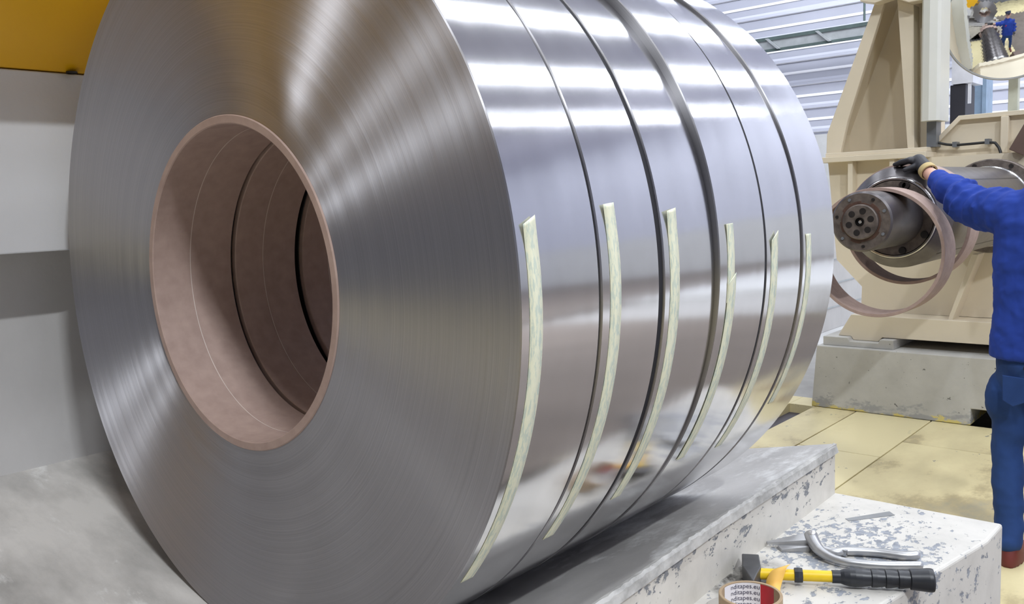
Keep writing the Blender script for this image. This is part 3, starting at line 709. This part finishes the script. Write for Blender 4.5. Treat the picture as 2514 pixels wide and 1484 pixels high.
for k in range(4):
    m = MB(); vv = []
    for co in tv:
        a = a_mid + .33 - (wid - co.x) / RN; r = RN - .0007
        vv.append(RC_ + Vector((math.sin(a) * r, math.cos(a) * r, HT - .0125 - .0115 * k + co.y)))
    m.add(vv, tf); m.build('printed_line', MT['ink'], t)

t = thing('tape_scrap', 'curled scrap of orange masking tape leaning on the yellow hammer handle', 'tape scrap', (.55, .80, BZ))
cl = smoothpath([(.581, .715, BZ + .001), (.566, .745, BZ + .004), (.556, .770, BZ + .006), (.548, .785, BZ + .009), (.547, .7945, BZ + .020), (.551, .805, BZ + .035), (.559, .822, BZ + .0385)], 5)
n = len(cl); v = []; f = []
for i, p in enumerate(cl):
    s = i / (n - 1); wd = .011 + .006 * math.sin(max(0, s - .35) / .65 * PI) if s > .35 else .011
    if s > .9: wd *= 1 - (s - .9) * 5
    side = Vector((.80, .45, .1 + .5 * max(0, s - .5))).normalized()
    v += [p - side * wd, p + side * wd * .9]
for i in range(n - 1): f.append((2 * i, 2 * i + 1, 2 * i + 3, 2 * i + 2))
o = MB().add(v, f, True).build('strip', MT['scrap'], t); so = o.modifiers.new('thickness', 'SOLIDIFY'); so.thickness = .0004
t = thing('paint_chip', 'bare grey paint offcut lying alone on the white bench behind the snips', 'chip', (.56, 1.27, BZ))  # thin raised piece standing for a spot of flaked-off bench paint
m = MB(); pts = [(.522, 1.226), (.534, 1.216), (.606, 1.312), (.588, 1.330)]
m.add([(x, y, BZ) for x, y in pts] + [(x, y, BZ + .0012) for x, y in pts], [(3, 2, 1, 0), (4, 5, 6, 7), (0, 1, 5, 4), (1, 2, 6, 5), (2, 3, 7, 6), (3, 0, 4, 7)]); recalc(m.build('sheet', MT['flake'], t))

# ------------------------------------------------------------------ the worker
def sphere(m, c, r, n=14):
    r = r if isinstance(r, (tuple, list)) else (r, r, r); v = []; f = []
    for i in range(n + 1):
        th_ = PI * i / n
        for k in range(2 * n): a = PI * k / n; v.append((c[0] + r[0] * math.sin(th_) * math.cos(a), c[1] + r[1] * math.sin(th_) * math.sin(a), c[2] + r[2] * math.cos(th_)))
    for i in range(n):
        for k in range(2 * n): f.append((i * 2 * n + k, (i + 1) * 2 * n + k, (i + 1) * 2 * n + (k + 1) % (2 * n), i * 2 * n + (k + 1) % (2 * n)))
    m.add(v, f, True)
def chain(m, pts, rs):
    for p, r in zip(pts, rs): sphere(m, p, r, 10)
    for i in range(len(pts) - 1): m.tube([pts[i], pts[i + 1]], [rs[i], rs[i + 1]], 18)
def loft(m, secs, n=28):
    """secs: (cx, cy, z, rx, ry)"""
    v = []
    for cx, cy, z, a, b in secs:
        for k in range(n): an = 2 * PI * k / n; v.append((cx + a * abs(math.cos(an)) ** .85 * (1 if math.cos(an) >= 0 else -1), cy + b * abs(math.sin(an)) ** .85 * (1 if math.sin(an) >= 0 else -1), z))
    f = [(i * n + k, i * n + (k + 1) % n, (i + 1) * n + (k + 1) % n, (i + 1) * n + k) for i in range(len(secs) - 1) for k in range(n)]
    f += [tuple(range(n))[::-1], tuple(range((len(secs) - 1) * n, len(secs) * n))]
    m.add(v, f, True)
TEX = {}
def blend(m, name, mat, parent, voxel=.010, smooth=4, folds=0, fscale=.08):
    """fuse the collected volumes into one continuous skin"""
    o = m.build(name, mat, parent)
    r = o.modifiers.new('fuse', 'REMESH'); r.mode = 'VOXEL'; r.voxel_size = voxel; r.use_smooth_shade = True
    s = o.modifiers.new('smooth', 'SMOOTH'); s.iterations = smooth; s.factor = .5
    if folds:
        tx = bpy.data.textures.new('cloth_folds', 'CLOUDS'); tx.noise_scale = fscale; tx.noise_depth = 2
        d_ = o.modifiers.new('folds', 'DISPLACE'); d_.texture = tx; d_.strength = folds; d_.mid_level = .5; d_.texture_coords = 'LOCAL'
    bpy.context.view_layer.update()
    dg = bpy.context.evaluated_depsgraph_get(); me = bpy.data.meshes.new_from_object(o.evaluated_get(dg))
    o.modifiers.clear(); old = o.data; o.data = me; me.name = name; bpy.data.meshes.remove(old)
    for p in me.polygons: p.use_smooth = True
    return o
PX, PY = .655, 2.85
t = thing('person', 'worker in blue jacket and trousers reaching a gloved hand onto the mandrel', 'person', (PX, PY, FZ))
# joints
sL, eL, wL = Vector((.535, 2.84, .00)), Vector((.372, 2.965, .018)), Vector((.150, 3.185, .158))
sR, eR, wR = Vector((.800, 2.84, .00)), Vector((.905, 2.80, -.24)), Vector((.870, 2.96, -.40))
hL, kL, aL = Vector((.572, 2.86, -.50)), Vector((.520, 2.865, -.86)), Vector((.548, 2.81, -1.21))
hR, kR, aR = Vector((.745, 2.86, -.50)), Vector((.775, 2.89, -.86)), Vector((.790, 2.84, -1.21))
hd = Vector((.650, 2.875, .285)); fd = Vector((-.55, .80, -.12)).normalized(); fs = Vector((fd.y, -fd.x, 0)).normalized(); fu = fs.cross(fd)
m = MB()
loft(m, [(PX, PY, -.52, .14, .09), (PX, PY, -.3, .125, .085), (PX, PY, -.05, .15, .09), (PX, PY, .05, .13, .075), (PX, PY, .10, .06, .055)])
chain(m, [sL, eL, wL, wL + (wL - eL).normalized() * .03], [.045, .038, .028, .026]); chain(m, [sR, eR, wR], [.045, .038, .028])
chain(m, [hL, kL, aL], [.075, .05, .036]); chain(m, [hR, kR, aR], [.075, .05, .036])
chain(m, [(PX, PY, .06), (PX - .003, PY + .015, .20)], [.056, .052])
def H_(a, b, c): return hd + fs * a + fd * b + fu * c
sphere(m, H_(0, -.012, .035), (.076, .088, .090)); sphere(m, H_(0, .030, -.045), (.056, .060, .066)); sphere(m, H_(0, .058, -.088), (.030, .026, .022))
sphere(m, H_(0, .092, -.012), (.013, .014, .020)); sphere(m, H_(0, .086, .012), (.010, .010, .022)); sphere(m, H_(0, .082, -.055), (.022, .010, .008))
for s_ in (-1, 1): sphere(m, H_(s_ * .078, -.012, -.008), (.012, .018, .030)); sphere(m, H_(s_ * .034, .062, -.03), (.022, .02, .022))
body = blend(m, 'body', MT['skin'], t, .0075, 3)
for s_ in (-1, 1):
    m = MB(); sphere(m, H_(s_ * .031, .0765, .012), (.012, .009, .008), 10); m.build('eye', MT['white_print'], body)
    m = MB(); sphere(m, H_(s_ * .031, .0845, .012), (.005, .004, .005), 8); m.build('pupil', MT['cap'], body)
m = MB(); sphere(m, H_(0, .0895, -.056), (.020, .005, .004), 8); m.build('mouth', MT['red_print'], body)
m = MB(); sphere(m, H_(0, -.028, .030), (.081, .084, .088)); m.build('hair', MT['hair'], t)
m = MB(); sphere(m, H_(0, -.012, .060), (.090, .100, .082)); sphere(m, H_(0, .095, .058), (.062, .060, .010)); blend(m, 'cap', MT['cap'], t, .006, 2)
# jacket
m = MB()
loft(m, [(PX, PY, -.525, .196, .130), (PX, PY, -.50, .198, .134), (PX, PY, -.35, .186, .130), (PX, PY, -.15, .190, .132), (PX, PY, -.03, .190, .125), (PX, PY, .035, .165, .105), (PX, PY, .075, .11, .085), (PX - .002, PY + .01, .115, .068, .066), (PX - .002, PY + .012, .145, .064, .064)])
chain(m, [Vector((.60, PY, .0)), sL], [.085, .083]); chain(m, [Vector((.72, PY, .0)), sR], [.085, .083])
def sleeve(m, s_, e_, w_, r0, r1, r2, amp):
    P = []; Rr = []; rr = random.Random(5)
    for i in range(9): u_ = i / 9; P.append(s_.lerp(e_, u_)); Rr.append(r0 + (r1 - r0) * u_ + amp * (.45 if i % 2 else -.35) * (1 if i > 2 else .3))
    for i in range(12): u_ = i / 11; P.append(e_.lerp(w_, u_)); Rr.append(r1 + (r2 - r1) * u_ + amp * (.7 if i % 3 == 1 else -.25) * (1 if i < 9 else 0))
    for i in range(4, len(P) - 2): P[i] = P[i] + Vector((rr.uniform(-1, 1), rr.uniform(-1, 1), rr.uniform(-1, 1))) * amp * .7
    chain(m, P, Rr)
wl_end = eL.lerp(wL, .80)
sleeve(m, sL, eL, wl_end, 0.080, .070, .046, .015); sleeve(m, sR, eR, eR.lerp(wR, .85), .080, .068, .046, .010)
# diagonal gathers on the reaching sleeve
for k, u_ in enumerate((.18, .34, .50, .66, .82)):
    p = sL.lerp(eL, u_ * 1.3) if u_ < .6 else eL.lerp(wL, (u_ - .6) * 1.4)
    for sg in (0,):
        rad = .078 - .02 * max(0, u_ - .5); d_ = (wL - sL).normalized()
        pts = []
        for a in range(7):
            an = math.radians(-70 + 40 * a); nrm = d_.cross(ZV).normalized(); upv = nrm.cross(d_)
            pts.append(p + nrm * math.cos(an) * -rad + upv * math.sin(an) * rad + d_ * (.03 * math.sin(an + k)))
        m.tube(pts, .013, 8)
jk = blend(m, 'jacket', MT['jacket'], t, .0075, 4, .016, .05)
m = MB(); m.tube([(PX + .055 * math.cos(a) , PY + .012 + .058 * math.sin(a), .150) for a in [2 * PI * k / 20 for k in range(21)]], .012, 10, cap=False); m.build('collar', MT['jacket'], jk)
MB().box((.55, PY + .118, -.10), (.60, PY + .132, -.06)).build('chest_badge', MT['red_print'], jk)
# trousers
m = MB()
loft(m, [(PX, PY, -.47, .165, .112), (PX, PY + .0, -.54, .172, .118), (PX, PY, -.60, .168, .115), (PX, PY, -.64, .15, .10)])
def leg(m, h_, k_, a_):
    P = []; Rr = []
    for i in range(6): u_ = i / 6; P.append(h_.lerp(k_, u_)); Rr.append(.088 - .032 * u_)
    for i in range(9): u_ = i / 8; P.append(k_.lerp(a_, u_)); Rr.append(.055 - .008 * u_ + (.004 if i % 2 else 0) * (i > 4))
    chain(m, P, Rr); lo = Vector((a_.x, a_.y - .01, FZ + .092)); chain(m, [a_, lo], [.049, .047])
leg(m, hL, kL, aL); leg(m, hR, kR, aR)
sphere(m, (.497, 2.85, -.68), (.050, .062, .10))
tro = blend(m, 'trousers', MT['trousers'], t, .0085, 4, .014, .07)
MB().prism([(.525, -.575), (.600, -.58), (.597, -.67), (.562, -.688), (.528, -.668)], PY - .112, PY - .104).build('back_pocket', MT['trousers'], tro, bevel=.003)
MB().box((.595, PY - .128, -.548), (.608, PY - .120, -.535)).build('pocket_tab', MT['black_steel'], tro, bevel=.002)
for a_ in (aL, aR):
    m = MB(); x = a_.x + .004; y = a_.y + .012
    loft(m, [(x, y + .060, FZ, .040, .128), (x, y + .060, FZ + .024, .041, .128), (x, y + .042, FZ + .045, .038, .105), (x, y + .0, FZ + .07, .034, .052)], 24)
    sh = blend(m, 'shoe', MT['shoe'], t, .006, 2)
# gloves: five bent fingers each, the reaching one closes on the mandrel's top
def glove(wrist, palm, knuckles, tips, mids, thumb, name):
    m = MB()
    chain(m, [wrist, palm], [.030, .031])
    for k_, md, tp in zip(knuckles, mids, tips):
        chain(m, [palm, k_], [.022, .0135]); chain(m, [k_, md, tp], [.0125, .0112, .0095])
    chain(m, [palm.lerp(wrist, .5), thumb[0], thumb[1]], [.018, .0125, .0105])
    return blend(m, name, MT['glove'], t, .0040, 2)
wg = Vector((.118, 3.215, .186)); pg = Vector((.078, 3.262, .217))
ys_ = [3.232, 3.255, 3.278, 3.300]
kn = [Vector((.046, y, .222 + (.004 if i in (1, 2) else 0))) for i, y in enumerate(ys_)]
md = [Vector((.016 - (.004 if i in (1, 2) else 0), y + .004, .2185)) for i, y in enumerate(ys_)]
tp = [Vector(((-.010, -.020, -.018, -.006)[i], y + .007, .2085)) for i, y in enumerate(ys_)]
gl = glove(wg, pg, kn, tp, md, (Vector((.070, 3.218, .194)), Vector((.040, 3.205, .182))), 'glove')
ax = (wg - wL).normalized()
m = MB(); c1 = wL.lerp(wg, .55); m.lathe([(.030, -.012), (.036, -.012), (.0365, 0), (.035, .014), (.029, .014)], c1, axis=ax, n=28); m.build('glove_cuff', MT['cuff'], gl)
wr = wR + (wR - eR).normalized() * .02; pr = wR + Vector((-.02, .07, -.03))
kr = [pr + Vector((-.01 + .0 * i, .035, .022 - .020 * i)) for i in range(4)]
glove(wr, pr, kr, [k_ + Vector((-.035, .02 - .004 * i, -.02)) for i, k_ in enumerate(kr)], [k_ + Vector((-.012, .028, -.008)) for k_ in kr], (pr + Vector((-.03, .0, .03)), pr + Vector((-.045, .03, .03))), 'glove')
